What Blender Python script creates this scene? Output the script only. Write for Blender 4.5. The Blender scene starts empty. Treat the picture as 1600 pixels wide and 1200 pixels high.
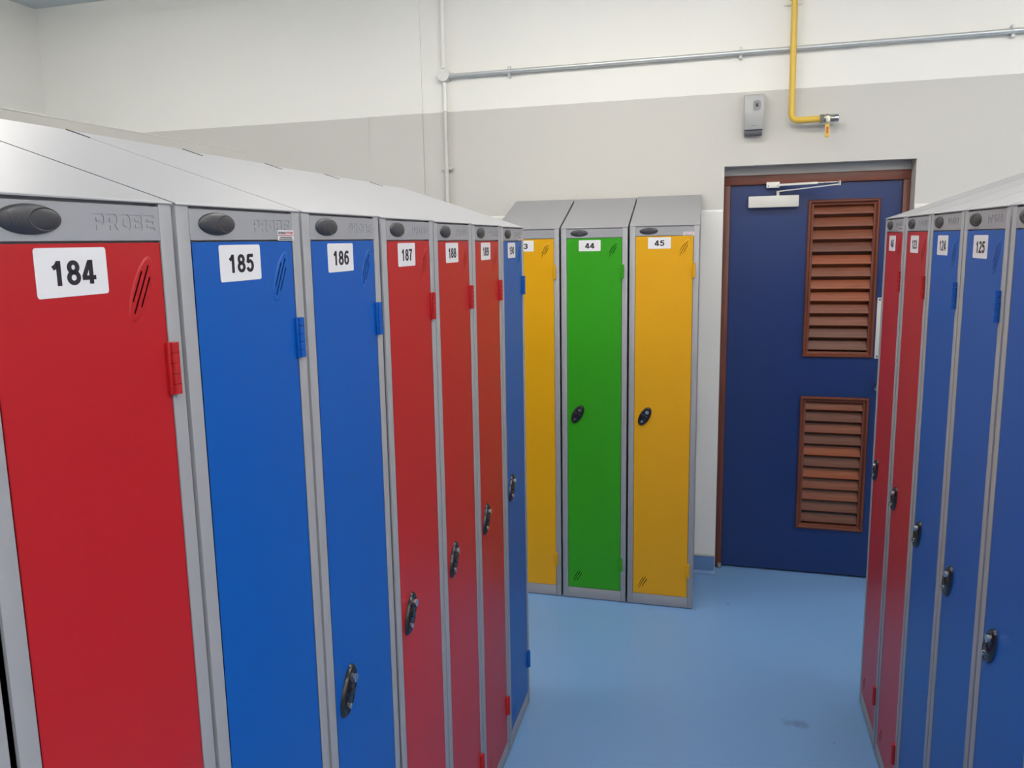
import bpy, bmesh, math, random
from mathutils import Vector, Matrix
random.seed(7)
scene = bpy.context.scene
col = scene.collection
R = math.radians

# ------------------------------------------------------------------ camera
F_PX, YAW, PITCH, ROLL, CAM_H = 1233.23, -0.27642, -0.15457, -0.020555, 1.7039
PPX, PPY = -33.14, -30.77                      # principal point offset in pixels (slightly cropped frame)
fw = Vector((math.sin(YAW)*math.cos(PITCH), math.cos(YAW)*math.cos(PITCH), math.sin(PITCH)))
rt = Vector((math.cos(YAW), -math.sin(YAW), 0)); up = rt.cross(fw)
rt2 = math.cos(ROLL)*rt + math.sin(ROLL)*up
up2 = -math.sin(ROLL)*rt + math.cos(ROLL)*up
cd = bpy.data.cameras.new('camera'); cam = bpy.data.objects.new('camera', cd); col.objects.link(cam)
M = Matrix.Identity(4)
for i in range(3):
    M[i][0] = rt2[i]; M[i][1] = up2[i]; M[i][2] = -fw[i]
M[2][3] = CAM_H
cam.matrix_world = M
cd.sensor_fit = 'HORIZONTAL'; cd.sensor_width = 36; cd.lens = F_PX/1600*36
cd.shift_x = -PPX/1600; cd.shift_y = PPY/1600; cd.clip_start = 0.02
scene.camera = cam

# ------------------------------------------------------------------ world, exposure, ceiling lights
w = bpy.data.worlds.new('world'); scene.world = w; w.use_nodes = True
w.node_tree.nodes['Background'].inputs[0].default_value = (0.5, 0.55, 0.6, 1)
w.node_tree.nodes['Background'].inputs[1].default_value = 0.02
vs = scene.view_settings
vs.view_transform = 'Standard'; vs.look = 'None'; vs.gamma = 1; vs.use_curve_mapping = False
vs.exposure = 1.58
LIGHT_STRENGTH = 9.0
LIGHT_COLOR = (1.0, 0.965, 0.90)
# x, y, length along x
LIGHTS = [(-0.5, 2.55, 1.5), (-2.8, 2.3, 1.5), (-1.5, 0.7, 1.5), (0.85, 1.3, 1.5), (0.95, -0.7, 1.5), (2.3, 2.5, 1.5), (2.8, 0.2, 1.5), (2.8, -1.4, 1.5), (0.95, -2.4, 1.5)]

# ------------------------------------------------------------------ room constants
YW = 3.9895          # back wall face
CEIL = 3.10
XLEFT, XRIGHT, YBACK = -3.857, 3.2, -3.0
Z_PAINT = 2.3635

# ------------------------------------------------------------------ materials
def s2l(c):
    return tuple(((v/255)/12.92 if v/255 <= 0.04045 else ((v/255+0.055)/1.055)**2.4) for v in c) + (1,)

def new_mat(name):
    m = bpy.data.materials.new(name); m.use_nodes = True
    return m, m.node_tree.nodes, m.node_tree.links, m.node_tree.nodes['Principled BSDF']

def paint(name, rgb, rough=0.45, metal=0.0, bump=0.0, bscale=400, var=0.0, vscale=3.0, spec=0.5):
    m, n, l, b = new_mat(name)
    b.inputs['Base Color'].default_value = s2l(rgb)
    b.inputs['Roughness'].default_value = rough
    b.inputs['Metallic'].default_value = metal
    b.inputs['Specular IOR Level'].default_value = spec
    tc = n.new('ShaderNodeTexCoord')
    if bump:
        t = n.new('ShaderNodeTexNoise'); t.inputs['Scale'].default_value = bscale; t.inputs['Detail'].default_value = 2
        l.new(tc.outputs['Object'], t.inputs['Vector'])
        bp = n.new('ShaderNodeBump'); bp.inputs['Strength'].default_value = bump; bp.inputs['Distance'].default_value = 0.001
        l.new(t.outputs['Fac'], bp.inputs['Height']); l.new(bp.outputs['Normal'], b.inputs['Normal'])
    if var:
        t2 = n.new('ShaderNodeTexNoise'); t2.inputs['Scale'].default_value = vscale; t2.inputs['Detail'].default_value = 4
        l.new(tc.outputs['Object'], t2.inputs['Vector'])
        mx = n.new('ShaderNodeMix'); mx.data_type = 'RGBA'
        c = s2l(rgb)
        mx.inputs[6].default_value = tuple(min(1, v*(1-var)) for v in c[:3]) + (1,)
        mx.inputs[7].default_value = tuple(min(1, v*(1+var)) for v in c[:3]) + (1,)
        l.new(t2.outputs['Fac'], mx.inputs[0]); l.new(mx.outputs[2], b.inputs['Base Color'])
    return m

def wall_mat(name, zline, upper, lower):
    m, n, l, b = new_mat(name)
    b.inputs['Roughness'].default_value = 0.5
    g = n.new('ShaderNodeNewGeometry'); sp = n.new('ShaderNodeSeparateXYZ'); l.new(g.outputs['Position'], sp.inputs[0])
    nz = n.new('ShaderNodeTexNoise'); nz.inputs['Scale'].default_value = 14; nz.inputs['Detail'].default_value = 4
    l.new(g.outputs['Position'], nz.inputs['Vector'])
    ad = n.new('ShaderNodeMath'); ad.operation = 'MULTIPLY_ADD'; ad.inputs[1].default_value = 0.006; l.new(nz.outputs['Fac'], ad.inputs[0]); l.new(sp.outputs['Z'], ad.inputs[2])
    gt = n.new('ShaderNodeMath'); gt.operation = 'GREATER_THAN'; gt.inputs[1].default_value = zline + 0.003; l.new(ad.outputs[0], gt.inputs[0])
    mx = n.new('ShaderNodeMix'); mx.data_type = 'RGBA'; mx.inputs[6].default_value = s2l(lower); mx.inputs[7].default_value = s2l(upper)
    l.new(gt.outputs[0], mx.inputs[0]); l.new(mx.outputs[2], b.inputs['Base Color'])
    t = n.new('ShaderNodeTexNoise'); t.inputs['Scale'].default_value = 60; t.inputs['Detail'].default_value = 3
    l.new(g.outputs['Position'], t.inputs['Vector'])
    bp = n.new('ShaderNodeBump'); bp.inputs['Strength'].default_value = 0.12; bp.inputs['Distance'].default_value = 0.002
    l.new(t.outputs['Fac'], bp.inputs['Height']); l.new(bp.outputs['Normal'], b.inputs['Normal'])
    return m

def wood(name, rgb, dark, rough=0.42, scale=1.0, axis='X'):
    m, n, l, b = new_mat(name)
    tc = n.new('ShaderNodeTexCoord'); mp = n.new('ShaderNodeMapping')
    mp.inputs['Scale'].default_value = (2*scale, 40*scale, 40*scale) if axis == 'X' else (40*scale, 40*scale, 2*scale)
    l.new(tc.outputs['Object'], mp.inputs['Vector'])
    t = n.new('ShaderNodeTexNoise'); t.inputs['Scale'].default_value = 1.6; t.inputs['Detail'].default_value = 6; t.inputs['Distortion'].default_value = 0.6
    l.new(mp.outputs[0], t.inputs['Vector'])
    r = n.new('ShaderNodeValToRGB'); r.color_ramp.elements[0].position = 0.3; r.color_ramp.elements[1].position = 0.7
    r.color_ramp.elements[0].color = s2l(dark); r.color_ramp.elements[1].color = s2l(rgb)
    l.new(t.outputs['Fac'], r.inputs[0]); l.new(r.outputs[0], b.inputs['Base Color'])
    b.inputs['Roughness'].default_value = rough
    return m

def floor_mat():
    m, n, l, b = new_mat('pale_blue_resin_floor')
    g = n.new('ShaderNodeNewGeometry')
    t = n.new('ShaderNodeTexNoise'); t.inputs['Scale'].default_value = 1.1; t.inputs['Detail'].default_value = 5
    l.new(g.outputs['Position'], t.inputs['Vector'])
    mx = n.new('ShaderNodeMix'); mx.data_type = 'RGBA'
    mx.inputs[6].default_value = s2l((114, 156, 206)); mx.inputs[7].default_value = s2l((122, 164, 212))
    l.new(t.outputs['Fac'], mx.inputs[0])
    cur = mx.outputs[2]
    nz = n.new('ShaderNodeTexNoise'); nz.inputs['Scale'].default_value = 28; nz.inputs['Detail'].default_value = 4
    l.new(g.outputs['Position'], nz.inputs['Vector'])
    # scuffs and specks that lie on the floor itself
    spots = [(0.313, 2.746, 0.05, 0.03, 0.38), (0.427, 2.66, 0.007, 0.006, 0.7), (0.096, 3.646, 0.005, 0.006, 0.7),
             (-0.253, 3.51, 0.005, 0.005, 0.5), (0.058, 3.481, 0.004, 0.005, 0.5), (-0.05, 3.55, 0.005, 0.006, 0.4)]
    for (x, y, rx, ry, k) in spots:
        mp = n.new('ShaderNodeMapping'); mp.inputs['Location'].default_value = (-x/rx, -y/ry, 0); mp.inputs['Scale'].default_value = (1/rx, 1/ry, 0)
        l.new(g.outputs['Position'], mp.inputs['Vector'])
        ln = n.new('ShaderNodeVectorMath'); ln.operation = 'LENGTH'; l.new(mp.outputs[0], ln.inputs[0])
        ad = n.new('ShaderNodeMath'); ad.operation = 'MULTIPLY_ADD'; ad.inputs[1].default_value = 2.2; l.new(nz.outputs['Fac'], ad.inputs[0]); l.new(ln.outputs['Value'], ad.inputs[2])
        mr = n.new('ShaderNodeMapRange'); mr.inputs['From Min'].default_value = 1.3; mr.inputs['From Max'].default_value = 2.1
        mr.inputs['To Min'].default_value = k; mr.inputs['To Max'].default_value = 0
        l.new(ad.outputs[0], mr.inputs['Value'])
        m2 = n.new('ShaderNodeMix'); m2.data_type = 'RGBA'; m2.inputs[7].default_value = s2l((58, 66, 86))
        l.new(mr.outputs[0], m2.inputs[0]); l.new(cur, m2.inputs[6]); cur = m2.outputs[2]
    l.new(cur, b.inputs['Base Color'])
    rr = n.new('ShaderNodeMapRange'); rr.inputs['To Min'].default_value = 0.30; rr.inputs['To Max'].default_value = 0.42
    l.new(t.outputs['Fac'], rr.inputs['Value']); l.new(rr.outputs[0], b.inputs['Roughness'])
    return m

MAT = {}
MAT['wall'] = wall_mat('two_tone_wall_paint', Z_PAINT, (238, 236, 230), (203, 200, 194))
MAT['reveal'] = paint('grey_reveal_paint', (190, 188, 184), 0.55, bump=0.15, bscale=60)
MAT['clad'] = paint('pale_wall_cladding', (228, 226, 221), 0.4)
MAT['partition'] = paint('grey_partition_paint', (186, 185, 180), 0.55, bump=0.1, bscale=60)
MAT['ceiling'] = paint('ceiling_white', (205, 212, 212), 0.7)
MAT['floor'] = floor_mat()
MAT['skirt'] = paint('blue_coved_skirting', (98, 134, 182), 0.38)
MAT['grey'] = paint('grey_powder_coat', (150, 150, 154), 0.42, spec=0.9)
MAT['roofgrey'] = MAT['grey']
MAT['red'] = paint('red_powder_coat', (178, 28, 32), 0.37, spec=0.42)
MAT['blue'] = paint('blue_powder_coat', (0, 84, 170), 0.37, spec=0.42)
MAT['green'] = paint('green_powder_coat', (46, 150, 14), 0.37, spec=0.42)
MAT['yellow'] = paint('yellow_powder_coat', (216, 158, 0), 0.37, spec=0.42)
MAT['dark'] = paint('charcoal_plastic', (56, 56, 61), 0.42)
MAT['black'] = paint('black_plastic', (26, 26, 32), 0.25)
MAT['ink'] = paint('black_print', (34, 30, 38), 0.5)
MAT['label'] = paint('white_label', (222, 220, 222), 0.4)
MAT['redink'] = paint('red_print', (176, 60, 66), 0.5)
MAT['chrome'] = paint('chrome', (205, 205, 205), 0.18, metal=1.0)
MAT['galv'] = paint('galvanised_steel', (206, 208, 206), 0.34, metal=0.5, var=0.08, vscale=30)
MAT['brass'] = paint('nickel_valve', (168, 164, 154), 0.28, metal=0.8)
MAT['gas'] = paint('yellow_gas_paint', (222, 184, 72), 0.38)
MAT['gasred'] = paint('red_lever_print', (196, 92, 50), 0.5)
MAT['silver'] = paint('silver_plastic', (170, 170, 169), 0.38, metal=0.1)
MAT['silver2'] = paint('grey_recess_plastic', (128, 130, 132), 0.35)
MAT['darkgrey'] = paint('dark_grey_plastic', (84, 84, 92), 0.45)
MAT['white'] = paint('white_enamel', (228, 226, 220), 0.35)
MAT['closer'] = paint('silver_white_closer', (214, 212, 204), 0.35)
MAT['navy'] = paint('navy_door_paint', (22, 48, 104), 0.36, bump=0.05, bscale=200, var=0.05, vscale=6)
MAT['wood'] = wood('brown_hardwood', (120, 66, 50), (96, 50, 38), axis='Z')
MAT['woodx'] = wood('brown_hardwood_rail', (120, 66, 50), (96, 50, 38), axis='X')
MAT['lframe'] = wood('louvre_frame_wood_stile', (122, 62, 38), (98, 47, 30), axis='Z')
MAT['lframex'] = wood('louvre_frame_wood_rail', (122, 62, 38), (98, 47, 30), axis='X')
SLATS = [wood('slat_wood_orange', (152, 74, 30), (124, 58, 24)), wood('slat_wood_mid', (134, 70, 38), (106, 52, 30)), wood('slat_wood_brown', (114, 64, 42), (88, 46, 31))]

def emis(name, color, strength):
    m, n, l, b = new_mat(name)
    b.inputs['Base Color'].default_value = (0.8, 0.8, 0.8, 1)
    b.inputs['Emission Color'].default_value = tuple(color) + (1,)
    b.inputs['Emission Strength'].default_value = strength
    return m
MAT['lamp'] = emis('fluorescent_diffuser', LIGHT_COLOR, LIGHT_STRENGTH)

# ------------------------------------------------------------------ helpers
def link(o, parent=None):
    col.objects.link(o)
    if parent is not None: o.parent = parent
    return o

def mesh_from_bm(name, bm, mats, smooth=None):
    me = bpy.data.meshes.new(name)
    bmesh.ops.recalc_face_normals(bm, faces=bm.faces[:])
    if smooth is not None:
        for e in bm.edges:
            if len(e.link_faces) == 2 and e.calc_face_angle(0) > R(smooth): e.smooth = False
        for f in bm.faces: f.smooth = True
    bm.to_mesh(me); bm.free()
    for m in (mats if isinstance(mats, (list, tuple)) else [mats]): me.materials.append(m)
    return me

def obj(name, me, parent=None, loc=(0, 0, 0)):
    o = bpy.data.objects.new(name, me); o.location = loc
    return link(o, parent)

def tag(o, label=None, cat=None, group=None, kind=None):
    if label: o['label'] = label
    if cat: o['category'] = cat
    if group: o['group'] = group
    if kind: o['kind'] = kind
    return o

def thing(name, label, cat, loc=(0, 0, 0), rz=0.0, group=None):
    o = bpy.data.objects.new(name, None); o.location = loc; o.rotation_euler = (0, 0, rz); o.empty_display_size = 0.1
    link(o); return tag(o, label, cat, group)

def add_box(bm, x0, x1, y0, y1, z0, z1, bev=0.0, seg=2):
    t = bmesh.new()
    bmesh.ops.create_cube(t, size=1)
    for v in t.verts:
        v.co = Vector(((x0+x1)/2 + v.co.x*(x1-x0), (y0+y1)/2 + v.co.y*(y1-y0), (z0+z1)/2 + v.co.z*(z1-z0)))
    if bev: bmesh.ops.bevel(t, geom=t.edges[:], offset=bev, segments=seg, affect='EDGES', profile=0.5)
    merge(bm, t)

def merge(bm, t, mi=0):
    me = bpy.data.meshes.new('tmp'); 
    for f in t.faces: f.material_index = mi
    t.to_mesh(me); t.free(); bm.from_mesh(me); bpy.data.meshes.remove(me)

def add_prism(bm, prof, axis, a, b):
    """extrude a 2-D profile along an axis; axis 'x': profile (y,z); 'y': (x,z); 'z': (x,y)"""
    def p(u, v, s): return {'x': (s, u, v), 'y': (u, s, v), 'z': (u, v, s)}[axis]
    va = [bm.verts.new(p(u, v, a)) for u, v in prof]; vb = [bm.verts.new(p(u, v, b)) for u, v in prof]
    n = len(prof)
    bm.faces.new(va); bm.faces.new(vb[::-1])
    for i in range(n): bm.faces.new((va[i], vb[i], vb[(i+1) % n], va[(i+1) % n]))

def add_cyl(bm, p0, p1, r0, r1=None, seg=20, caps=True):
    p0, p1 = Vector(p0), Vector(p1); r1 = r0 if r1 is None else r1
    d = (p1-p0).normalized(); a = d.orthogonal().normalized(); b = d.cross(a)
    A = [bm.verts.new(p0 + r0*(math.cos(2*math.pi*i/seg)*a + math.sin(2*math.pi*i/seg)*b)) for i in range(seg)]
    B = [bm.verts.new(p1 + r1*(math.cos(2*math.pi*i/seg)*a + math.sin(2*math.pi*i/seg)*b)) for i in range(seg)]
    for i in range(seg): bm.faces.new((A[i], A[(i+1) % seg], B[(i+1) % seg], B[i]))
    if caps: bm.faces.new(A[::-1]); bm.faces.new(B)

def add_tube(bm, pts, r, seg=20):
    pts = [Vector(p) for p in pts]; rings = []
    a = None
    for i, p in enumerate(pts):
        d = ((pts[min(i+1, len(pts)-1)] - p).normalized() + (p - pts[max(i-1, 0)]).normalized()).normalized()
        if a is None: a = d.orthogonal().normalized()
        a = (a - a.dot(d)*d).normalized(); b = d.cross(a)
        rings.append([bm.verts.new(p + r*(math.cos(2*math.pi*k/seg)*a + math.sin(2*math.pi*k/seg)*b)) for k in range(seg)])
    for q in range(len(rings)-1):
        for k in range(seg): bm.faces.new((rings[q][k], rings[q][(k+1) % seg], rings[q+1][(k+1) % seg], rings[q+1][k]))
    bm.faces.new(rings[0][::-1]); bm.faces.new(rings[-1])

def box_obj(name, dims, mat, parent=None, bev=0.0, loc=(0, 0, 0)):
    bm = bmesh.new(); add_box(bm, *dims, bev=bev)
    return obj(name, mesh_from_bm(name, bm, mat, 40 if bev else None), parent, loc)

def curve_mesh(o):
    col.objects.link(o); dg = bpy.context.evaluated_depsgraph_get(); dg.update()
    me = bpy.data.meshes.new_from_object(o.evaluated_get(dg)); cu = o.data
    bpy.data.objects.remove(o); bpy.data.curves.remove(cu)
    return me

def plate_mesh(name, loops, thick, mat, yfront=0.0, bevel=0.0):
    """plate in the x-z plane with holes: loops of (x,z); first is the outline. front face at y=yfront, thickness goes to +y"""
    cu = bpy.data.curves.new('c', 'CURVE'); cu.dimensions = '2D'; cu.fill_mode = 'BOTH'
    cu.extrude = thick/2 - bevel; cu.bevel_depth = bevel; cu.bevel_resolution = 1
    if bevel: cu.offset = -bevel
    for lp in loops:
        s = cu.splines.new('POLY'); s.points.add(len(lp)-1); s.use_cyclic_u = True
        for p, (x, z) in zip(s.points, lp): p.co = (x, z, 0, 1)
    me = curve_mesh(bpy.data.objects.new('c', cu)); me.name = name
    # curve plane (x,y) -> (x,z); z of the curve -> -y
    me.transform(Matrix(((1, 0, 0, 0), (0, 0, -1, yfront + thick/2), (0, 1, 0, 0), (0, 0, 0, 1))))
    me.materials.clear(); me.materials.append(mat)
    return me

def ellipse(cx, cz, a, b, ang, n=48):
    """a = half axis along the tilted long direction (ang from vertical, clockwise), b = across"""
    out = []
    s, c = math.sin(ang), math.cos(ang)
    for i in range(n):
        t = 2*math.pi*i/n; L, Wd = a*math.cos(t), b*math.sin(t)
        out.append((cx + L*s + Wd*c, cz + L*c - Wd*s))
    return out

def slot(p0, p1, wd, n=6):
    (x0, z0), (x1, z1) = p0, p1
    d = math.hypot(x1-x0, z1-z0); ux, uz = (x1-x0)/d, (z1-z0)/d; nx, nz = -uz, ux
    out = []
    for k in range(n+1):
        t = math.pi/2 + math.pi*k/n
        out.append((x0 + wd/2*(math.cos(t)*ux + math.sin(t)*nx), z0 + wd/2*(math.cos(t)*uz + math.sin(t)*nz)))
    for k in range(n+1):
        t = -math.pi/2 + math.pi*k/n
        out.append((x1 + wd/2*(math.cos(t)*ux + math.sin(t)*nx), z1 + wd/2*(math.cos(t)*uz + math.sin(t)*nz)))
    return out

def rrect(x0, x1, z0, z1, r, n=5):
    out = []
    for cx, cz, a0 in ((x1-r, z1-r, 0), (x0+r, z1-r, 90), (x0+r, z0+r, 180), (x1-r, z0+r, 270)):
        for k in range(n+1):
            a = R(a0 + 90*k/n); out.append((cx + r*math.cos(a), cz + r*math.sin(a)))
    return out

def text_mesh(name, txt, cx, cz, width, height, mat, yfront, thick=0.0003, bold=0.0, bevel=0.0, spacing=1.0):
    cu = bpy.data.curves.new('t', 'FONT'); cu.body = txt; cu.size = 1; cu.fill_mode = 'BOTH'; cu.extrude = 0.01
    cu.offset = bold; cu.space_character = spacing; cu.resolution_u = 4
    me = curve_mesh(bpy.data.objects.new('t', cu)); me.name = name
    xs = [v.co.x for v in me.vertices]; ys = [v.co.y for v in me.vertices]; zs = [v.co.z for v in me.vertices]
    sx, sy, sz = width/(max(xs)-min(xs)), height/(max(ys)-min(ys)), thick/(max(zs)-min(zs))
    mx, my = (max(xs)+min(xs))/2, (max(ys)+min(ys))/2
    for v in me.vertices:
        x, y, z = v.co
        v.co = (cx + (x-mx)*sx, yfront + thick/2 - z*sz, cz + (y-my)*sy)
    me.materials.clear(); me.materials.append(mat)
    return me

def arc(cx, cy, rx, ry, a0, a1, n=18):
    return [(cx + rx*math.cos(R(a0+(a1-a0)*k/n)), cy + ry*math.sin(R(a0+(a1-a0)*k/n))) for k in range(n+1)]
DIG = {   # centre lines in a 0.40 x 0.83 box, stroke 0.17 wide, bold grotesque shapes
 '0': [arc(.2, .415, .2, .415, 0, 360, 36)],
 '1': [[(.24, -.085), (.24, .915)], [(.0, .62), (.13, .70), (.22, .83)]],
 '2': [arc(.2, .63, .2, .2, 170, -25, 20) + [(.30, .40), (.06, .12), (.0, .0)], [(-.09, .0), (.49, .0)]],
 '3': [arc(.19, .63, .19, .2, 165, -90, 20), arc(.19, .21, .21, .21, 90, -165, 20), [(.12, .425), (.22, .425)]],
 '4': [[(.31, -.085), (.31, .915)], [(.27, .87), (-.02, .22)], [(-.09, .18), (.52, .18)]],
 '5': [[(.46, .83), (.06, .83)], [(.09, .87), (.03, .42)], arc(.19, .265, .21, .265, 140, -160, 24)],
 '6': [arc(.2, .25, .2, .25, 0, 360, 30), arc(.27, .40, .27, .43, 180, 52, 16)],
 '7': [[(-.09, .83), (.49, .83)], [(.40, .80), (.22, .45), (.14, -.085)]],
 '8': [arc(.2, .635, .175, .195, 0, 360, 28), arc(.2, .215, .205, .215, 0, 360, 30)],
 '9': [arc(.2, .58, .2, .25, 0, 360, 30), arc(.13, .43, .27, .43, 0, -128, 16)]}
def digits_mesh(name, txt, cx, cz, width, height, mat, yfront, thick=0.0003):
    bm = bmesh.new(); t = 0.093; x0 = 0.0; adv = 0.665
    k = height; total = adv*(len(txt)-1) + 0.57
    sx = width/total
    for ch in txt:
        for pl in DIG[ch]:
            n = len(pl); closed = (Vector(pl[0]) - Vector(pl[-1])).length < 1e-4
            Lp, Rp = [], []
            for i, p in enumerate(pl):
                pa = Vector(pl[i-1] if i > 0 else (pl[-2] if closed else pl[0])); pb = Vector(pl[i+1] if i < n-1 else (pl[1] if closed else pl[-1]))
                d = (pb-pa).normalized(); nrm = Vector((-d.y, d.x))
                for lst, s_ in ((Lp, 1), (Rp, -1)):
                    q = Vector(p) + nrm*t*s_
                    lst.append((cx - width/2 + (x0 + 0.085 + q.x)*sx, cz - height/2 + (0.085 + q.y)*k))
            for i in range(n-1):
                vs_ = []
                for y in (yfront, yfront + thick):
                    vs_.append([bm.verts.new((a[0], y, a[1])) for a in (Lp[i], Lp[i+1], Rp[i+1], Rp[i])])
                f_, b_ = vs_
                bm.faces.new(f_); bm.faces.new(b_[::-1])
                for j in range(4): bm.faces.new((f_[j], f_[(j+1) % 4], b_[(j+1) % 4], b_[j]))
        x0 += adv
    return mesh_from_bm(name, bm, mat)

def dome_mesh(name, cx, cz, a, b, ang, hfun, mat, rings=22, seg=56, y0=0.0):
    """oval cap standing proud of y0 towards -y; hfun(r, X, Z) height, X along long axis, Z across (both in metres)"""
    bm = bmesh.new(); s, c = math.sin(ang), math.cos(ang); prev = None
    for q in range(rings+1):
        r = 1 - q/rings
        if q == rings:
            cur = [bm.verts.new((cx, y0 - hfun(0, 0, 0), cz))]
        else:
            cur = []
            for k in range(seg):
                t = 2*math.pi*k/seg; L, Wd = r*a*math.cos(t), r*b*math.sin(t)
                cur.append(bm.verts.new((cx + L*s + Wd*c, y0 - hfun(r, L, Wd), cz + L*c - Wd*s)))
        if prev:
            for k in range(seg):
                if len(cur) == 1: bm.faces.new((prev[k], prev[(k+1) % seg], cur[0]))
                else: bm.faces.new((prev[k], prev[(k+1) % seg], cur[(k+1) % seg], cur[k]))
        prev = cur
    me = mesh_from_bm(name, bm, mat, 50)
    return me

# ------------------------------------------------------------------ room shell
def struct(name, dims, mat, bev=0.0):
    o = box_obj(name, dims, mat, None, bev); o['kind'] = 'structure'; return o

struct('floor', (XLEFT-0.2, XRIGHT+0.2, YBACK-0.2, YW+1.2, -0.1, 0.0), MAT['floor'])
struct('ceiling', (XLEFT-0.2, XRIGHT+0.2, YBACK-0.2, YW+0.3, CEIL, CEIL+0.1), MAT['ceiling'])
struct('wall_left', (XLEFT-0.15, XLEFT, YBACK-0.2, YW+0.3, 0, CEIL), MAT['wall'])
struct('wall_right', (XRIGHT, XRIGHT+0.15, YBACK-0.2, YW+0.3, 0, CEIL), MAT['wall'])
struct('wall_front', (XLEFT, XRIGHT, YBACK-0.15, YBACK, 0, CEIL), MAT['wall'])
OX0, OX1, OZ = 0.037, 0.858, 2.030           # doorway opening
bm = bmesh.new()
for d in ((XLEFT, OX0, YW, YW+0.25, 0, CEIL), (OX1, XRIGHT, YW, YW+0.25, 0, CEIL), (OX0, OX1, YW, YW+0.25, OZ, CEIL)):
    add_box(bm, *d)
o = obj('wall_back', mesh_from_bm('wall_back', bm, MAT['wall'])); o['kind'] = 'structure'
# shallow boxed-out strip on the back wall
struct('trim_1', (-1.768, -1.470, YW-0.009, YW+0.01, 0, CEIL), MAT['wall'])
# wall cladding with a sloped capping edge, and the coved skirting
def cladding(name, x0, x1, par=None):
    bm = bmesh.new()
    add_prism(bm, [(YW+0.002, 0.10), (YW-0.007, 0.10), (YW-0.007, 1.822), (YW-0.0065, 1.8225), (YW+0.002, 1.834)], 'x', x0, x1)
    o = obj(name, mesh_from_bm(name, bm, MAT['clad'])); o['kind'] = 'structure'; return o
cladding('trim_2', -1.470, OX0-0.002)
cladding('trim_3', OX1+0.002, XRIGHT)
def skirting(name, x0, x1):
    bm = bmesh.new()
    prof = [(YW+0.002, 0.0), (YW-0.030, 0.0)] + [(YW-0.010-0.020*(1-math.sin(R(t))), 0.020*(1-math.cos(R(t)))) for t in (20, 40, 60, 80, 90)] + [(YW-0.010, 0.092), (YW+0.002, 0.092)]
    add_prism(bm, prof, 'x', x0, x1)
    o = obj(name, mesh_from_bm(name, bm, MAT['skirt'], 40)); o['kind'] = 'structure'
    c = box_obj('capping_bead', (x0, x1, YW-0.013, YW, 0.092, 0.104), MAT['reveal'], o, 0.003)
    return o
skirting('baseboard_back', -1.470, OX0-0.004)
skirting('baseboard_right', OX1+0.004, XRIGHT)

# partition behind the left row
t = thing('partition_panel', 'plain grey partition panel rising just behind the sloping tops of lockers 184 to 186', 'partition', (-1.125, -0.3, 0))
box_obj('panel', (-0.025, 0.025, -2.0, 2.04, 0, 1.9285), MAT['partition'], t)
box_obj('top_cap', (-0.0255, 0.0255, -2.0, 2.0405, 1.9285, 1.931), MAT['partition'], t, 0.0008)

# ------------------------------------------------------------------ ceiling lights (above the picture)
for i, (x, y, ln) in enumerate(LIGHTS):
    t = thing('ceiling_light', 'long fluorescent ceiling light with frosted diffuser', 'ceiling light', (x, y, CEIL), 0, 'fluorescent ceiling lights')
    box_obj('housing', (-ln/2, ln/2, -0.10, 0.10, -0.05, 0), MAT['white'], t, 0.006)
    box_obj('diffuser', (-ln/2+0.02, ln/2-0.02, -0.085, 0.085, -0.08, -0.051), MAT['lamp'], t, 0.01)

# ------------------------------------------------------------------ lockers
W, D, H, RISE = 0.306, 0.4255, 1.755, 0.1452
U0, U1 = 0.0040, 0.3015
DL, DR, DB, DT = 0.0305, 0.2762, 0.0570, 1.7080       # door
def slope_z(y): return H + RISE*y/D

def m_carcass():
    bm = bmesh.new()
    for a, b in ((U0, U0+0.0014), (U1-0.0014, U1)):
        add_prism(bm, [(0.004, 0.0), (D, 0.0), (D, slope_z(D)-0.002), (0.004, slope_z(0.004)-0.002)], 'x', a, b)
    add_box(bm, U0, U1, D-0.0014, D, 0, slope_z(D)-0.002)
    add_box(bm, U0, U1, 0.01, D, 0.02, 0.022)
    add_box(bm, U0, 0.0292, 0.0, 0.020, 0.004, 1.7535, 0.0018)
    add_box(bm, 0.2775, U1, 0.0, 0.020, 0.004, 1.7535, 0.0018)
    add_box(bm, 0.0285, 0.2782, 0.009, 0.013, 1.70, 1.7535)
    return mesh_from_bm('carcass', bm, MAT['grey'], 40)
def m_rail():
    bm = bmesh.new(); add_box(bm, 0.0290, 0.2777, 0.0006, 0.018, 0.004, 0.0550, 0.0012)
    return mesh_from_bm('bottom_rail', bm, MAT['grey'], 40)
LETTERS = {
 'P': [[(0,0),(.28,0),(.28,.33),(.78,.33),(.95,.48),(.95,.85),(.8,1),(0,1)], [(.28,.55),(.66,.55),(.66,.78),(.28,.78)]],
 'R': [[(0,0),(.28,0),(.28,.31),(.42,.31),(.66,0),(1,0),(.74,.34),(.95,.48),(.95,.85),(.8,1),(0,1)], [(.28,.54),(.66,.54),(.66,.78),(.28,.78)]],
 'O': [[(.2,0),(.8,0),(1,.2),(1,.8),(.8,1),(.2,1),(0,.8),(0,.2)], [(.30,.36),(.62,.23),(.72,.64),(.38,.77)]],
 'B': [[(0,0),(.8,0),(.97,.15),(.97,.42),(.87,.5),(.97,.58),(.97,.85),(.8,1),(0,1)], [(.28,.2),(.68,.2),(.68,.41),(.28,.41)], [(.28,.6),(.68,.6),(.68,.8),(.28,.8)]],
 'E': [[(0,0),(1,0),(1,.22),(.28,.22),(.28,.39),(.9,.39),(.9,.61),(.28,.61),(.28,.78),(1,.78),(1,1),(0,1)]]}
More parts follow.
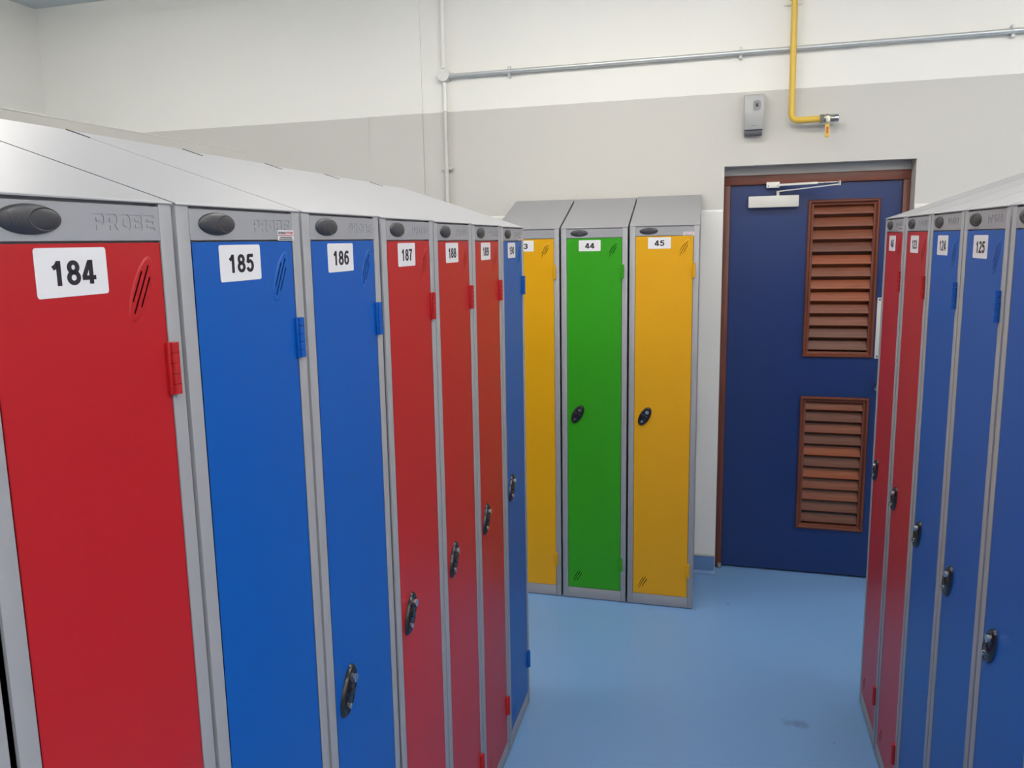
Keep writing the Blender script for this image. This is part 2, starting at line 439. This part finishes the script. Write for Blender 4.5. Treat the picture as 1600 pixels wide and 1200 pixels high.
def letter_loops():
    out = []
    for i, ch in enumerate('PROBE'):
        for lp in LETTERS[ch]: out.append([(0.1705 + 0.0203*i + 0.0168*x, 1.7214 + 0.0172*z) for x, z in lp])
    return out
def m_header():
    me = plate_mesh('header_face', [rrect(0.0294, 0.2773, 1.7106, 1.7488, 0.0006, 2)] + letter_loops(), 0.0010, MAT['grey'], 0.0005)
    bm = bmesh.new(); bm.from_mesh(me); bpy.data.meshes.remove(me)
    add_box(bm, 0.0296, 0.2771, 0.0020, 0.009, 1.7108, 1.7486)
    return mesh_from_bm('header_panel', bm, MAT['grey'])
def m_emboss(): return plate_mesh('debossed_lettering', letter_loops(), 0.0006, MAT['grey'], 0.0013)
def m_roof():
    bm = bmesh.new()
    y0 = -0.0015
    a = math.atan2(RISE, D)
    add_prism(bm, [(y0, slope_z(y0)-0.0022), (y0+0.0012, slope_z(y0)-0.0022), (y0+0.0012, slope_z(y0)-0.0016), (D, slope_z(D)-0.0016),
                   (D, slope_z(D)), (y0+0.0008, slope_z(y0)+0.0002), (y0, slope_z(y0)-0.0006)], 'x', U0-0.0004, U1+0.0004)
    return mesh_from_bm('sloping_top', bm, MAT['roofgrey'])

VENT = (0.2365, 1.6565, 0.0415, 0.0145, R(29))
SLOTS = [((0.2208, 1.6438), (0.2390, 1.6757)), ((0.2222, 1.6308), (0.2512, 1.6820)), ((0.2345, 1.6370), (0.2522, 1.6683))]
LOW = [((0.0572+dx, 0.0855+dz), (0.0572+dx+0.6*dxx, 0.0855+dz+0.6*dzz)) for dx, dz, dxx, dzz in
       ((-0.003, 0.011, 0.036, 0.062), (0.0, 0.0, 0.050, 0.087), (0.015, 0.006, 0.034, 0.058))]
def m_door(mat):
    vx, vz, a, b, ang = VENT
    loops = [rrect(DL, DR, DB, DT, 0.0012, 2), ellipse(vx, vz, a*0.93, b*0.88, ang)] + [slot(p, q, 0.0030) for p, q in LOW]
    return plate_mesh('door', loops, 0.0012, mat, 0.0012)
def m_door_edge(mat):
    bm = bmesh.new()
    for d in ((DL, DL+0.0012, 0.0012, 0.016, DB, DT), (DR-0.0012, DR, 0.0012, 0.016, DB, DT), (DL, DR, 0.0012, 0.016, DB, DB+0.0012)): add_box(bm, *d)
    add_prism(bm, [(0.0024, DT-0.0014), (0.0012, DT-0.0012), (0.0034, DT), (0.016, DT), (0.016, DT-0.0014)], 'x', DL, DR)
    return mesh_from_bm('door_return', bm, mat)
def m_vent(mat):
    vx, vz, a, b, ang = VENT
    k1, k2 = 0.91, 0.84
    me = plate_mesh('vent_plate', [ellipse(vx, vz, a*k1, b*k2, ang)] + [slot(p, q, 0.0026) for p, q in SLOTS], 0.0005, mat, 0.0003)
    bm = bmesh.new(); bm.from_mesh(me); bpy.data.meshes.remove(me)
    o1, o2 = ellipse(vx, vz, a*1.0, b*1.0, ang), ellipse(vx, vz, a*k1, b*k2, ang)
    A = [bm.verts.new((x, 0.0013, z)) for x, z in o1]; B = [bm.verts.new((x, 0.0003, z)) for x, z in o2]
    n = len(A)
    for i in range(n): bm.faces.new((A[i], A[(i+1) % n], B[(i+1) % n], B[i]))
    return mesh_from_bm('vent', bm, mat)
def m_hinge(mat, z0):
    bm = bmesh.new(); n = 5; L = 0.0625/n
    for k in range(n):
        z = z0 + k*L
        add_cyl(bm, (0.2805, -0.0035, z+0.0003), (0.2805, -0.0035, z+L-0.0003), 0.0058, seg=18)
    add_box(bm, 0.2700, 0.2800, -0.0030, 0.0015, z0, z0+5*L, 0.0006)
    return mesh_from_bm('hinge', bm, mat, 40)
def cap_h(r, X, Z):
    h = 0.0070*math.sqrt(max(0, 1-r**2.6))
    s = math.hypot((X-0.0165)/0.0218, Z/0.0104)                   # inset oval towards the right end
    if s < 1.25: h += 0.0005*math.exp(-((s-1.05)/0.06)**2) - (0.0010 if s < 1 else 0.0010*math.exp(-((s-1)/0.05)**2))
    for off in (-0.026, -0.0225, -0.019):                        # three faint slanted ribs
        d = (X - off) - 0.35*Z
        if abs(Z) < 0.0075: h += 0.00035*math.exp(-(d/0.0009)**2)
    return h
def m_cap():
    me = dome_mesh('oval_cap', 0.0865, 1.7310, 0.0400, 0.0146, R(90), cap_h, MAT['dark'], 40, 110, 0.0010)
    return me
LKX, LKZ, LKA, LKB, LKT = 0.0765, 0.9040, 0.0470, 0.0235, R(29)
def lock_h(r, X, Z):
    h = 0.0125*math.sqrt(max(0, 1-r**3.2))
    if r < 0.86:
        k = min(1, (0.86-r)/0.10)
        h -= k*(0.0035 if abs(X) > 0.006 else 0.0012)
    return h
def m_lock(): return dome_mesh('lock_plate', LKX, LKZ, LKA, LKB, LKT, lock_h, MAT['black'], 26, 48, 0.0012)
def on_lock(f): return (LKX + f*LKA*math.sin(LKT), LKZ + f*LKA*math.cos(LKT))
def m_keycyl():
    x, z = on_lock(0.50); bm = bmesh.new()
    add_cyl(bm, (x, -0.002, z), (x, -0.0125, z), 0.0085, 0.0080, 24)
    add_box(bm, x-0.0012, x+0.0012, -0.0131, -0.012, z-0.005, z+0.005)
    return mesh_from_bm('key_cylinder', bm, MAT['chrome'], 40)
def m_screw():
    x, z = on_lock(-0.52); bm = bmesh.new()
    add_cyl(bm, (x, -0.002, z), (x, -0.0105, z), 0.0062, 0.0056, 20)
    add_box(bm, x-0.0045, x+0.0045, -0.0109, -0.010, z-0.0007, z+0.0007)
    return mesh_from_bm('lock_screw', bm, MAT['chrome'], 40)
def m_label(): return plate_mesh('number_label', [rrect(0.0865, 0.1845, 1.6555, 1.7040, 0.0035)], 0.0004, MAT['label'], 0.0007)
def m_maker():
    bm = bmesh.new(); bm.from_mesh(plate_mesh('a', [rrect(0.2335, 0.2800, 1.7092, 1.7245, 0.0015, 3)], 0.0003, MAT['label'], -0.0002))
    return mesh_from_bm('maker_sticker', bm, MAT['label'])
def m_maker_ink():
    bm = bmesh.new()
    add_box(bm, 0.2337, 0.2798, -0.0005, 0, 1.7163, 1.7174)
    me = text_mesh('x', 'SYSTEM', 0.2672, 1.7205, 0.0205, 0.0036, MAT['redink'], -0.0005, 0.0003, 0.02)
    bm.from_mesh(me); return mesh_from_bm('red_print', bm, MAT['redink'])
def m_maker_ink2():
    bm = bmesh.new()
    bm.from_mesh(text_mesh('x', 'STORAGE', 0.2458, 1.7205, 0.0205, 0.0036, MAT['ink'], -0.0005, 0.0003, 0.02))
    rng = random.Random(3)
    for z, xa, xb in ((1.7139, 0.2400, 0.2740), (1.7112, 0.2380, 0.2760)):
        x = xa
        while x < xb:
            wd = rng.uniform(0.0012, 0.0038); add_box(bm, x, min(xb, x+wd), -0.0005, 0, z-0.0007, z+0.0007); x += wd + 0.0007
    return mesh_from_bm('dark_print', bm, MAT['ink'])

def m_spacer():
    bm = bmesh.new()
    add_prism(bm, [(D-0.045, slope_z(D-0.045)-0.012), (D-0.002, slope_z(D)-0.012), (D-0.002, slope_z(D)+0.0005), (D-0.045, slope_z(D-0.045)+0.0008)], 'x', U1+0.0008, U1+0.0062)
    return mesh_from_bm('rubber_spacer', bm, MAT['black'])
LM = dict(spacer=m_spacer(), carcass=m_carcass(), rail=m_rail(), header=m_header(), roof=m_roof(), cap=m_cap(), lock=m_lock(), key=m_keycyl(), screw=m_screw(),
          label=m_label(), emboss=m_emboss(), maker=m_maker(), ink=m_maker_ink(), ink2=m_maker_ink2())
CM = {}
for c in ('red', 'blue', 'green', 'yellow'):
    CM[c] = dict(door=m_door(MAT[c]), ret=m_door_edge(MAT[c]), vent=m_vent(MAT[c]), h1=m_hinge(MAT[c], 1.5288), h2=m_hinge(MAT[c], 0.1560))

def locker(c, number, label, group, origin, rz, h=H, maker=False, dlab=(0, 0), sx=1.0, spacer=False):
    """origin: left-front-bottom corner of the locker's bay; the Empty stands at the base centre"""
    ca, sa = math.cos(rz), math.sin(rz)
    ox = W*(1 - sx/2)
    cx, cy = origin[0] + ca*ox - sa*D/2, origin[1] + sa*ox + ca*D/2
    t = thing('locker', label, 'locker', (cx, cy, 0), rz, group)
    t.scale = (sx, 1, h/H)
    P = (-W/2, -D/2, 0); Z = (0, 0, 0)
    obj('carcass', LM['carcass'], t, P); obj('bottom_rail', LM['rail'], t, P)
    obj('sloping_top', LM['roof'], t, P)
    hd = obj('header_panel', LM['header'], t, P)
    tag(obj('oval_cap', LM['cap'], hd, Z), 'charcoal plastic oval cap')
    obj('debossed_lettering', LM['emboss'], hd, Z)
    d = obj('door', CM[c]['door'], t, P); tag(d, c + ' powder-coated door')
    obj('door_return', CM[c]['ret'], d, Z); obj('vent', CM[c]['vent'], d, Z)
    obj('hinge', CM[c]['h1'], d, Z); obj('hinge', CM[c]['h2'], d, Z)
    lk = obj('lock_plate', LM['lock'], t, P); tag(lk, 'black oval lock plate')
    tag(obj('key_cylinder', LM['key'], lk, Z), 'chrome key cylinder'); tag(obj('lock_screw', LM['screw'], lk, Z), 'chrome screw')
    if spacer: tag(obj('rubber_spacer', LM['spacer'], t, P), 'black rubber spacer at the ridge')
    if number:
        lb = obj('number_label', LM['label'], t, (P[0]+dlab[0], P[1], dlab[1])); tag(lb, 'white label with the number ' + number)
        wd = 0.0600 if len(number) == 3 else 0.0410
        obj('number_print', digits_mesh('number_print', number, 0.1360, 1.6790, wd, 0.0245, MAT['ink'], 0.0004), lb, Z)
    if maker:
        mk = obj('maker_sticker', LM['maker'], t, P); tag(mk, 'small white sticker with red line')
        obj('red_print', LM['ink'], mk, Z); obj('dark_print', LM['ink2'], mk, Z)
    return t

# left row: faces the aisle (+x), numbers rise towards the back wall
XL, YL, AL = -0.6202, 0.8175, -0.00369
GL = 'lockers in the row from 184 to 190'
left = [(-2, 'blue', None, 1.757), (-1, 'red', '184', 1.7573), (0, 'blue', '185', 1.7572), (1, 'blue', '186', 1.7568), (2, 'red', '187', 1.7551),
        (3, 'red', '188', 1.7530), (4, 'red', '189', 1.7513), (5, 'blue', '190', 1.7490)]
desc = {'184': 'red steel locker labelled 184, standing next to blue locker 185', '185': 'blue steel locker labelled 185, with a small maker sticker on its grey header',
        '186': 'blue steel locker labelled 186, standing between a blue and a red locker', '187': 'red steel locker labelled 187, right beside blue locker 186',
        '188': 'red steel locker labelled 188, with a red locker on each side', '189': 'red steel locker labelled 189, beside the blue locker that ends its row',
        '190': 'blue end locker labelled 190, last of the row leading to the yellow lockers'}
for k, c, n, h in left:
    dk = {-2: 0.0135, -1: 0.001, 1: -0.001, 2: 0.003, 3: 0.0025, 4: 0.0015, 5: 0.0005}.get(k, 0)
    s = k*W + dk
    locker(c, n, desc.get(n, 'grey-framed steel locker standing next to red locker 184, away from 185'), GL,
           (XL + s*math.sin(AL), YL + s*math.cos(AL)), math.pi/2 - AL, h, n in ('185', '190'), (0, 0), 0.957 if n == '184' else 1.0, n != '190')
# back row: stands against the back wall
XB, YB, AB = -0.6707, 3.5484, 0.00614
for k, c, n, h in ((-1, 'yellow', '43', 1.756), (0, 'green', '44', 1.755), (1, 'yellow', '45', 1.758)):
    locker(c, n, {'43': 'yellow steel locker with white label 43, partly hidden behind blue locker 190', '44': 'bright green steel locker with white label 44',
                  '45': 'yellow steel locker with white label 45, beside the navy door'}[n], 'lockers 43 to 45 against the back wall',
           (XB + k*W*math.cos(AB), YB + k*W*math.sin(AB)), AB, h, n == '45', {'44': (-0.002, -0.004), '45': (-0.003, -0.001), '43': (0.0, -0.002)}[n])
# right row: faces the aisle (-x)
XR, YR, AR = 0.5370, 1.7211, 0.01031
for k, c, n in ((-1, 'blue', None), (0, 'blue', '125'), (1, 'blue', '124'), (2, 'red', '123'), (3, 'red', '46')):
    s = (k+1)*W + {0: 0.001, 1: -0.002, 2: -0.004, 3: 0.0}.get(k, 0)
    locker(c, n, {None: 'blue steel locker next to blue locker 125, away from 124', '125': 'blue steel locker labelled 125, with a blue locker on each side', '124': 'blue steel locker labelled 124, right beside a red locker',
                  '123': 'red steel locker labelled 123, between a red end locker and a blue one', '46': 'red end locker labelled 46, standing in front of the navy door'}[n],
           'lockers in the row with 46 and 123 to 125', (XR + s*math.sin(AR), YR + s*math.cos(AR)), -math.pi/2 - AR, 1.7527, n == '46', (-0.007, -0.006))

# ------------------------------------------------------------------ navy door in its wooden frame
YD = YW + 0.10                              # front face of the leaf
fr = bpy.data.objects.new('door_frame', None); fr.location = (0.446, YD, 0); link(fr)
tag(fr, 'reddish-brown hardwood frame around the navy door', 'door frame')
def frame_part(name, d, mat, bev=0.003):
    return box_obj(name, d, mat, fr, bev, (-0.446, -YD, 0))
frame_part('jamb', (OX0+0.001, 0.0690, YD-0.018, YD+0.07, 0.006, 1.9455), MAT['wood'])
frame_part('jamb', (0.8270, OX1-0.001, YD-0.018, YD+0.07, 0.006, 1.9455), MAT['wood'])
frame_part('head', (OX0+0.001, OX1-0.001, YD-0.018, YD+0.07, 1.9458, 1.9905), MAT['woodx'])
tag(frame_part('filler', (OX0+0.001, OX1-0.001, YD-0.012, YD+0.07, 1.9908, OZ-0.0005), MAT['reveal'], 0.002), 'grey mortar filler above the frame')
tag(frame_part('jamb_shoe', (0.0500, 0.0690, YD-0.032, YD-0.0182, 0.0, 0.030), MAT['silver2'], 0.006), 'small grey shoe at the foot of the jamb')

LX0, LX1, LZ0, LZ1 = 0.0705, 0.8260, 0.012, 1.9440
U_L = (0.4240, 0.7380, 1.1160, 1.8660); L_L = (0.4240, 0.7350, 0.2430, 0.9190)
dr = bpy.data.objects.new('door_1', None); dr.location = ((LX0+LX1)/2, YD, 0); link(dr); dr['kind'] = 'structure'
tag(dr, 'navy blue door with two wooden louvre panels')
OFF = (-(LX0+LX1)/2, -YD, 0)
bd = 0.026
holes = [[(a+bd*0.6, c+bd*0.6), (b-bd*0.6, c+bd*0.6), (b-bd*0.6, d-bd*0.6), (a+bd*0.6, d-bd*0.6)] for a, b, c, d in (U_L, L_L)]
obj('leaf', plate_mesh('leaf', [[(LX0, LZ0), (LX1, LZ0), (LX1, LZ1), (LX0, LZ1)]] + holes, 0.044, MAT['navy'], YD), dr, OFF)
def louvre(rect, n, pattern):
    x0, x1, z0, z1 = rect
    f = bpy.data.objects.new('louvre_panel', None); f.location = ((x0+x1)/2 + OFF[0], 0, (z0+z1)/2); link(f, dr)
    f['label'] = 'varnished wooden louvre panel'
    def mitre(name, prof, horizontal, side):
        """moulding: prof = (distance inwards from outer edge, y)"""
        bm = bmesh.new(); A, B = [], []
        for d, y in prof:
            if horizontal:
                z = (z1-d) if side > 0 else (z0+d)
                A.append(bm.verts.new((x0+d, y, z))); B.append(bm.verts.new((x1-d, y, z)))
            else:
                x = (x1-d) if side > 0 else (x0+d)
                A.append(bm.verts.new((x, y, z0+d))); B.append(bm.verts.new((x, y, z1-d)))
        m = len(prof); bm.faces.new(A); bm.faces.new(B[::-1])
        for i in range(m): bm.faces.new((A[i], B[i], B[(i+1) % m], A[(i+1) % m]))
        bmesh.ops.translate(bm, verts=bm.verts[:], vec=(-(x0+x1)/2, -YD, -(z0+z1)/2))
        o = obj(name, mesh_from_bm(name, bm, MAT['lframex'] if horizontal else MAT['lframe'], 35), f); return o
    prof = [(0.0, YD), (0.0, YD-0.010), (0.004, YD-0.014), (0.010, YD-0.014), (0.015, YD-0.009), (0.0165, YD-0.004), (bd, YD-0.002), (bd, YD+0.040), (0.0, YD+0.001)]
    prof[-1] = (0.0157, YD+0.040); prof.append((0.0157, YD+0.0002))
    for h_, s_ in ((True, 1), (True, -1), (False, 1), (False, -1)):
        mitre('frame_rail' if h_ else 'frame_stile', prof, h_, s_)
    top, bot = z1-bd+0.010, z0+bd+0.002
    p = (top-bot)/n
    for i in range(n):
        zc = top - p*(i+0.5)
        bm = bmesh.new()
        hv, th = p*0.34, 0.0075                       # chevron blade: front leg slopes down towards the room, longer leg behind
        prof = [(-0.021, -hv), (-0.0195, -hv-0.003), (-0.016, -hv-0.002), (0.001, hv-th), (0.018, -hv-0.34*p), (0.021, -hv-0.34*p), (0.004, hv), (0.0, hv), (-0.0205, -hv+0.004)]
        add_prism(bm, prof, 'x', x0+bd-(x0+x1)/2+0.0003, x1-bd-(x0+x1)/2-0.0003)
        me = mesh_from_bm('slat', bm, SLATS[pattern[i]], 25)
        obj('slat', me, f, (0, 0.019, zc-(z0+z1)/2))
louvre(U_L, 12, [1, 1, 1, 2, 0, 1, 0, 0, 1, 1, 2, 2])
louvre(L_L, 11, [1, 2, 1, 2, 0, 2, 0, 1, 1, 2, 2])
# push plate and knob
pp = box_obj('push_plate', (0.7470, 0.8150, YD-0.003, YD, 1.113, 1.404), MAT['closer'], dr, 0.001, OFF)
for x, z in ((0.757, 1.394), (0.757, 1.123), (0.805, 1.394), (0.805, 1.123)):
    bm = bmesh.new(); add_cyl(bm, (x, YD-0.0045, z), (x, YD-0.003, z), 0.0045, seg=12)
    obj('screw', mesh_from_bm('screw', bm, MAT['darkgrey'], 40), pp)
bm = bmesh.new()
add_cyl(bm, (0.772, YD, 0.976), (0.772, YD-0.010, 0.976), 0.024, 0.022, 24); add_cyl(bm, (0.772, YD-0.010, 0.976), (0.772, YD-0.035, 0.976), 0.008, seg=16)
add_cyl(bm, (0.772, YD-0.035, 0.976), (0.772, YD-0.050, 0.976), 0.018, 0.020, 24)
obj('door_knob', mesh_from_bm('door_knob', bm, MAT['chrome'], 40), dr, OFF)

# door closer
dc = thing('door_closer', 'silver-white overhead door closer with folded arm at the top of the navy door', 'door closer', (0.266, YD, 1.8640))
OC = (-0.266, -YD, -1.8640)
box_obj('closer_body', (0.1515, 0.3775, YD-0.046, YD, 1.8360, 1.8905), MAT['closer'], dc, 0.004, OC)
br = box_obj('arm_bracket', (0.2310, 0.2900, YD-0.042, YD-0.0182, 1.9275, 1.9545), MAT['white'], dc, 0.002, OC)
for x in (0.239, 0.282):
    bm = bmesh.new(); add_cyl(bm, (x, YD-0.044, 1.936), (x, YD-0.0418, 1.936), 0.0028, seg=12); obj('screw', mesh_from_bm('screw', bm, MAT['darkgrey'], 40), br)
EX, EY, EZ = 0.5370, YD-0.150, 1.9340
bm = bmesh.new()
def bar(bm, p, q, w_, h_):
    p, q = Vector(p), Vector(q); d = (q-p); L = d.length; d.normalize(); s = Vector((0, 0, 1)).cross(d).normalized(); u = d.cross(s)
    t = bmesh.new(); bmesh.ops.create_cube(t, size=1)
    for v in t.verts: v.co = p + d*(v.co.x+0.5)*L + s*v.co.y*w_ + u*v.co.z*h_
    merge(bm, t)
P0 = Vector((0.284, YD-0.036, 1.9395)); P1 = Vector((EX, EY, EZ+0.004)); Pm = P0.lerp(P1, 0.66)
bar(bm, P0, Pm, 0.018, 0.0095)
obj('main_arm', mesh_from_bm('main_arm', bm, MAT['white']), dc, OC)
bm = bmesh.new(); add_cyl(bm, P0.lerp(P1, 0.6), P1, 0.0032, seg=12); obj('adjusting_rod', mesh_from_bm('adjusting_rod', bm, MAT['chrome'], 40), dc, OC)
bm = bmesh.new(); bar(bm, (0.2830, YD-0.025, 1.9100), (EX, EY, EZ-0.007), 0.016, 0.0045); obj('fore_arm', mesh_from_bm('fore_arm', bm, MAT['closer']), dc, OC)
bm = bmesh.new(); add_cyl(bm, (EX, EY, EZ-0.012), (EX, EY, EZ+0.009), 0.0075, seg=16); obj('elbow_pin', mesh_from_bm('elbow_pin', bm, MAT['chrome'], 40), dc, OC)
bm = bmesh.new(); add_cyl(bm, (0.2845, YD-0.025, 1.8890), (0.2845, YD-0.025, 1.9130), 0.0070, seg=16); obj('spindle', mesh_from_bm('spindle', bm, MAT['closer'], 40), dc, OC)

# ------------------------------------------------------------------ air freshener dispenser
ad = thing('air_freshener_dispenser', 'small silver air freshener dispenser fixed to the wall above the door', 'dispenser', (0.161, YW, 2.258))
OA = (-0.161, -YW, -2.258)
ax0, ax1 = 0.1185, 0.2025
bm = bmesh.new()
prof = [(YW, 2.186), (YW-0.058, 2.186), (YW-0.060, 2.190), (YW-0.060, 2.331), (YW-0.056, 2.3385), (YW-0.046, 2.3440), (YW-0.030, 2.3465), (YW, 2.3465)]
add_prism(bm, prof, 'x', ax0, ax1); bmesh.ops.bevel(bm, geom=[e for e in bm.edges if abs(e.verts[0].co.x-e.verts[1].co.x) < 1e-6], offset=0.003, segments=2, affect='EDGES')
obj('cover', mesh_from_bm('cover', bm, MAT['silver'], 30), ad, OA)
box_obj('base', (ax0+0.002, ax1-0.004, YW-0.050, YW, 2.1640, 2.1862), MAT['darkgrey'], ad, 0.002, OA)
wx0, wx1, wz0, wz1 = 0.1530, 0.1920, 2.2660, 2.3170
pl = plate_mesh('window_ring', [rrect(wx0, wx1, wz0, wz1, 0.015, 6), rrect(wx0+0.0035, wx1-0.0035, wz0+0.0035, wz1-0.0035, 0.012, 6)], 0.003, MAT['silver'], YW-0.0625)
rg = obj('window_ring', pl, ad, OA)
obj('window', plate_mesh('window', [rrect(wx0+0.003, wx1-0.003, wz0+0.003, wz1-0.003, 0.012, 6)], 0.001, MAT['silver2'], YW-0.0606), rg)
box_obj('nozzle', (0.1675, 0.1770, YW-0.0620, YW-0.0600, 2.2860, 2.3010), MAT['black'], rg, 0.001)
box_obj('printed_mark', (0.146, 0.176, YW-0.0603, YW-0.0599, 2.2020, 2.2035), MAT['darkgrey'], ad, 0, OA)

# ------------------------------------------------------------------ gas pipe with valve
gp = thing('gas_pipe', 'yellow painted gas pipe with a shut-off valve, bent above the navy door', 'pipe', (0.322, YW, 2.20))
OG = (-0.322, -YW, -2.20)
gy = YW-0.058; gr = 0.0140
gx, gz = 0.3220, 2.2155
pts = [(gx-0.008, gy, CEIL), (gx, gy, gz+0.034)]
for t_ in range(10, 91, 10):
    pts.append((gx + 0.030*(1-math.cos(R(t_))), gy, gz + 0.030*(1-math.sin(R(t_)))))
pts.append((0.4450, gy, gz+0.001))
bm = bmesh.new(); add_tube(bm, pts, gr, 24)
obj('bent_tube', mesh_from_bm('bent_tube', bm, MAT['gas'], 40), gp, OG)
bm = bmesh.new(); add_cyl(bm, (gx, gy, gz+0.036), (gx, gy, gz+0.045), gr+0.0012, gr+0.0012, 24); add_cyl(bm, (gx-0.0055, gy, 2.732), (gx-0.006, gy, 2.752), gr+0.004, gr+0.004, 24)
obj('coupling', mesh_from_bm('coupling', bm, MAT['gas'], 40), gp, OG)
bm = bmesh.new(); add_box(bm, gx-0.045, gx+0.035, YW-0.006, YW, 2.724, 2.730, 0.001); add_cyl(bm, (gx-0.006, YW, 2.727), (gx-0.006, gy+gr, 2.727), 0.006, seg=12)
obj('wall_bracket', mesh_from_bm('wall_bracket', bm, MAT['white'], 40), gp, OG)
bm = bmesh.new(); vz = gz+0.001
add_cyl(bm, (0.4400, gy, vz), (0.4580, gy, vz), 0.0190, seg=6); add_cyl(bm, (0.4575, gy, vz), (0.4600, gy, vz), 0.0165, 0.0165, 24)
add_cyl(bm, (0.4600, gy, vz), (0.4720, gy, vz), 0.0165, 0.0205, 24); add_cyl(bm, (0.4720, gy, vz), (0.4860, gy, vz), 0.0205, 0.0165, 24)
add_cyl(bm, (0.4860, gy, vz), (0.5020, gy, vz), 0.0165, seg=24)
add_cyl(bm, (0.4720, gy, vz), (0.4720, gy-0.028, vz), 0.0090, seg=16)
vb = obj('valve_body', mesh_from_bm('valve_body', bm, MAT['brass'], 35), gp, OG)
bm = bmesh.new(); add_cyl(bm, (0.5020, gy, vz), (0.5180, gy, vz), 0.0185, seg=24); obj('end_cap', mesh_from_bm('end_cap', bm, MAT['chrome'], 40), gp, OG)
bm = bmesh.new(); add_cyl(bm, (0.4720, gy-0.026, vz), (0.4720, gy-0.036, vz), 0.0065, seg=6); obj('nut', mesh_from_bm('nut', bm, MAT['brass'], 30), vb)
lv = box_obj('lever', (0.4625, 0.4815, gy-0.031, gy-0.028, vz-0.028, vz+0.007), MAT['brass'], gp, 0.001, OG)
gripm = box_obj('lever_sleeve', (0.4615, 0.4800, gy-0.033, gy-0.026, vz-0.0850, vz-0.026), MAT['gas'], lv, 0.003)
box_obj('lever_print', (0.4665, 0.4750, gy-0.0335, gy-0.0325, vz-0.0680, vz-0.040), MAT['gasred'], lv)

# ------------------------------------------------------------------ electrical conduit
cn = thing('electrical_conduit', 'galvanised steel conduit with white junction box running along the upper wall', 'conduit', (-1.340, YW, 2.53))
ON = (1.340, -YW, -2.53)
cy_ = YW-0.026; cr = 0.0105
bm = bmesh.new(); add_cyl(bm, (-1.300, cy_, 2.5340), (XRIGHT, cy_, 2.5340), cr, seg=20)
ht = obj('horizontal_tube', mesh_from_bm('horizontal_tube', bm, MAT['galv'], 40), cn, ON)
bm = bmesh.new(); add_cyl(bm, (-1.308, cy_, 2.5340), (-1.290, cy_, 2.5340), 0.0135, seg=20); obj('tube_end_bush', mesh_from_bm('tube_end_bush', bm, MAT['galv'], 40), cn, ON)
for zz in ((2.574, CEIL), (0.11, 2.504)):
    bm = bmesh.new(); add_cyl(bm, (-1.342, cy_, zz[0]), (-1.338, cy_, zz[1]), cr, seg=20)
    tag(obj('vertical_tube', mesh_from_bm('vertical_tube', bm, MAT['wall'], 40), cn, ON), 'vertical tube painted over like the wall')
bm = bmesh.new(); add_cyl(bm, (-1.340, YW, 2.5395), (-1.340, YW-0.038, 2.5395), 0.0310, seg=32)
jb = obj('junction_box', mesh_from_bm('junction_box', bm, MAT['galv'], 40), cn, ON)
bm = bmesh.new(); add_cyl(bm, (-1.340, YW-0.038, 2.5395), (-1.340, YW-0.041, 2.5395), 0.0315, 0.0305, 32)
lid = obj('box_lid', mesh_from_bm('box_lid', bm, MAT['white'], 40), jb)
for sx, sz in ((-0.014, -0.018), (0.016, 0.018)):
    bm = bmesh.new(); add_cyl(bm, (-1.340+sx, YW-0.041, 2.5395+sz), (-1.340+sx, YW-0.0425, 2.5395+sz), 0.0035, seg=10)
    obj('lid_screw', mesh_from_bm('lid_screw', bm, MAT['galv'], 40), jb)
def saddle(x, z, vert):
    bm = bmesh.new()
    pr = [(0.0125*math.cos(R(a)), 0.0125*math.sin(R(a))) for a in range(0, 181, 15)]
    inner = [(u*0.86, v*0.86) for u, v in pr[::-1]]
    prof = [(-0.024, 0.026), (-0.024, 0.023), (-0.0125, 0.023)] 
    ring = pr + inner
    if vert: add_prism(bm, [(x+u, cy_-v) for u, v in ring], 'z', z-0.006, z+0.006); add_box(bm, x-0.026, x+0.026, cy_, YW, z-0.006, z+0.006, 0.001)
    else: add_prism(bm, [(cy_-v, z+u) for u, v in ring], 'x', x-0.006, x+0.006); add_box(bm, x-0.006, x+0.006, cy_, YW, z-0.026, z+0.026, 0.001)
    return obj('saddle_clip', mesh_from_bm('saddle_clip', bm, MAT['wall'] if vert else MAT['galv'], 40), cn, ON)
for x in (-1.000, 0.095, 1.190, 2.285): saddle(x, 2.534, False)
saddle(-1.336, 2.079, True); saddle(-1.336, 1.0, True)
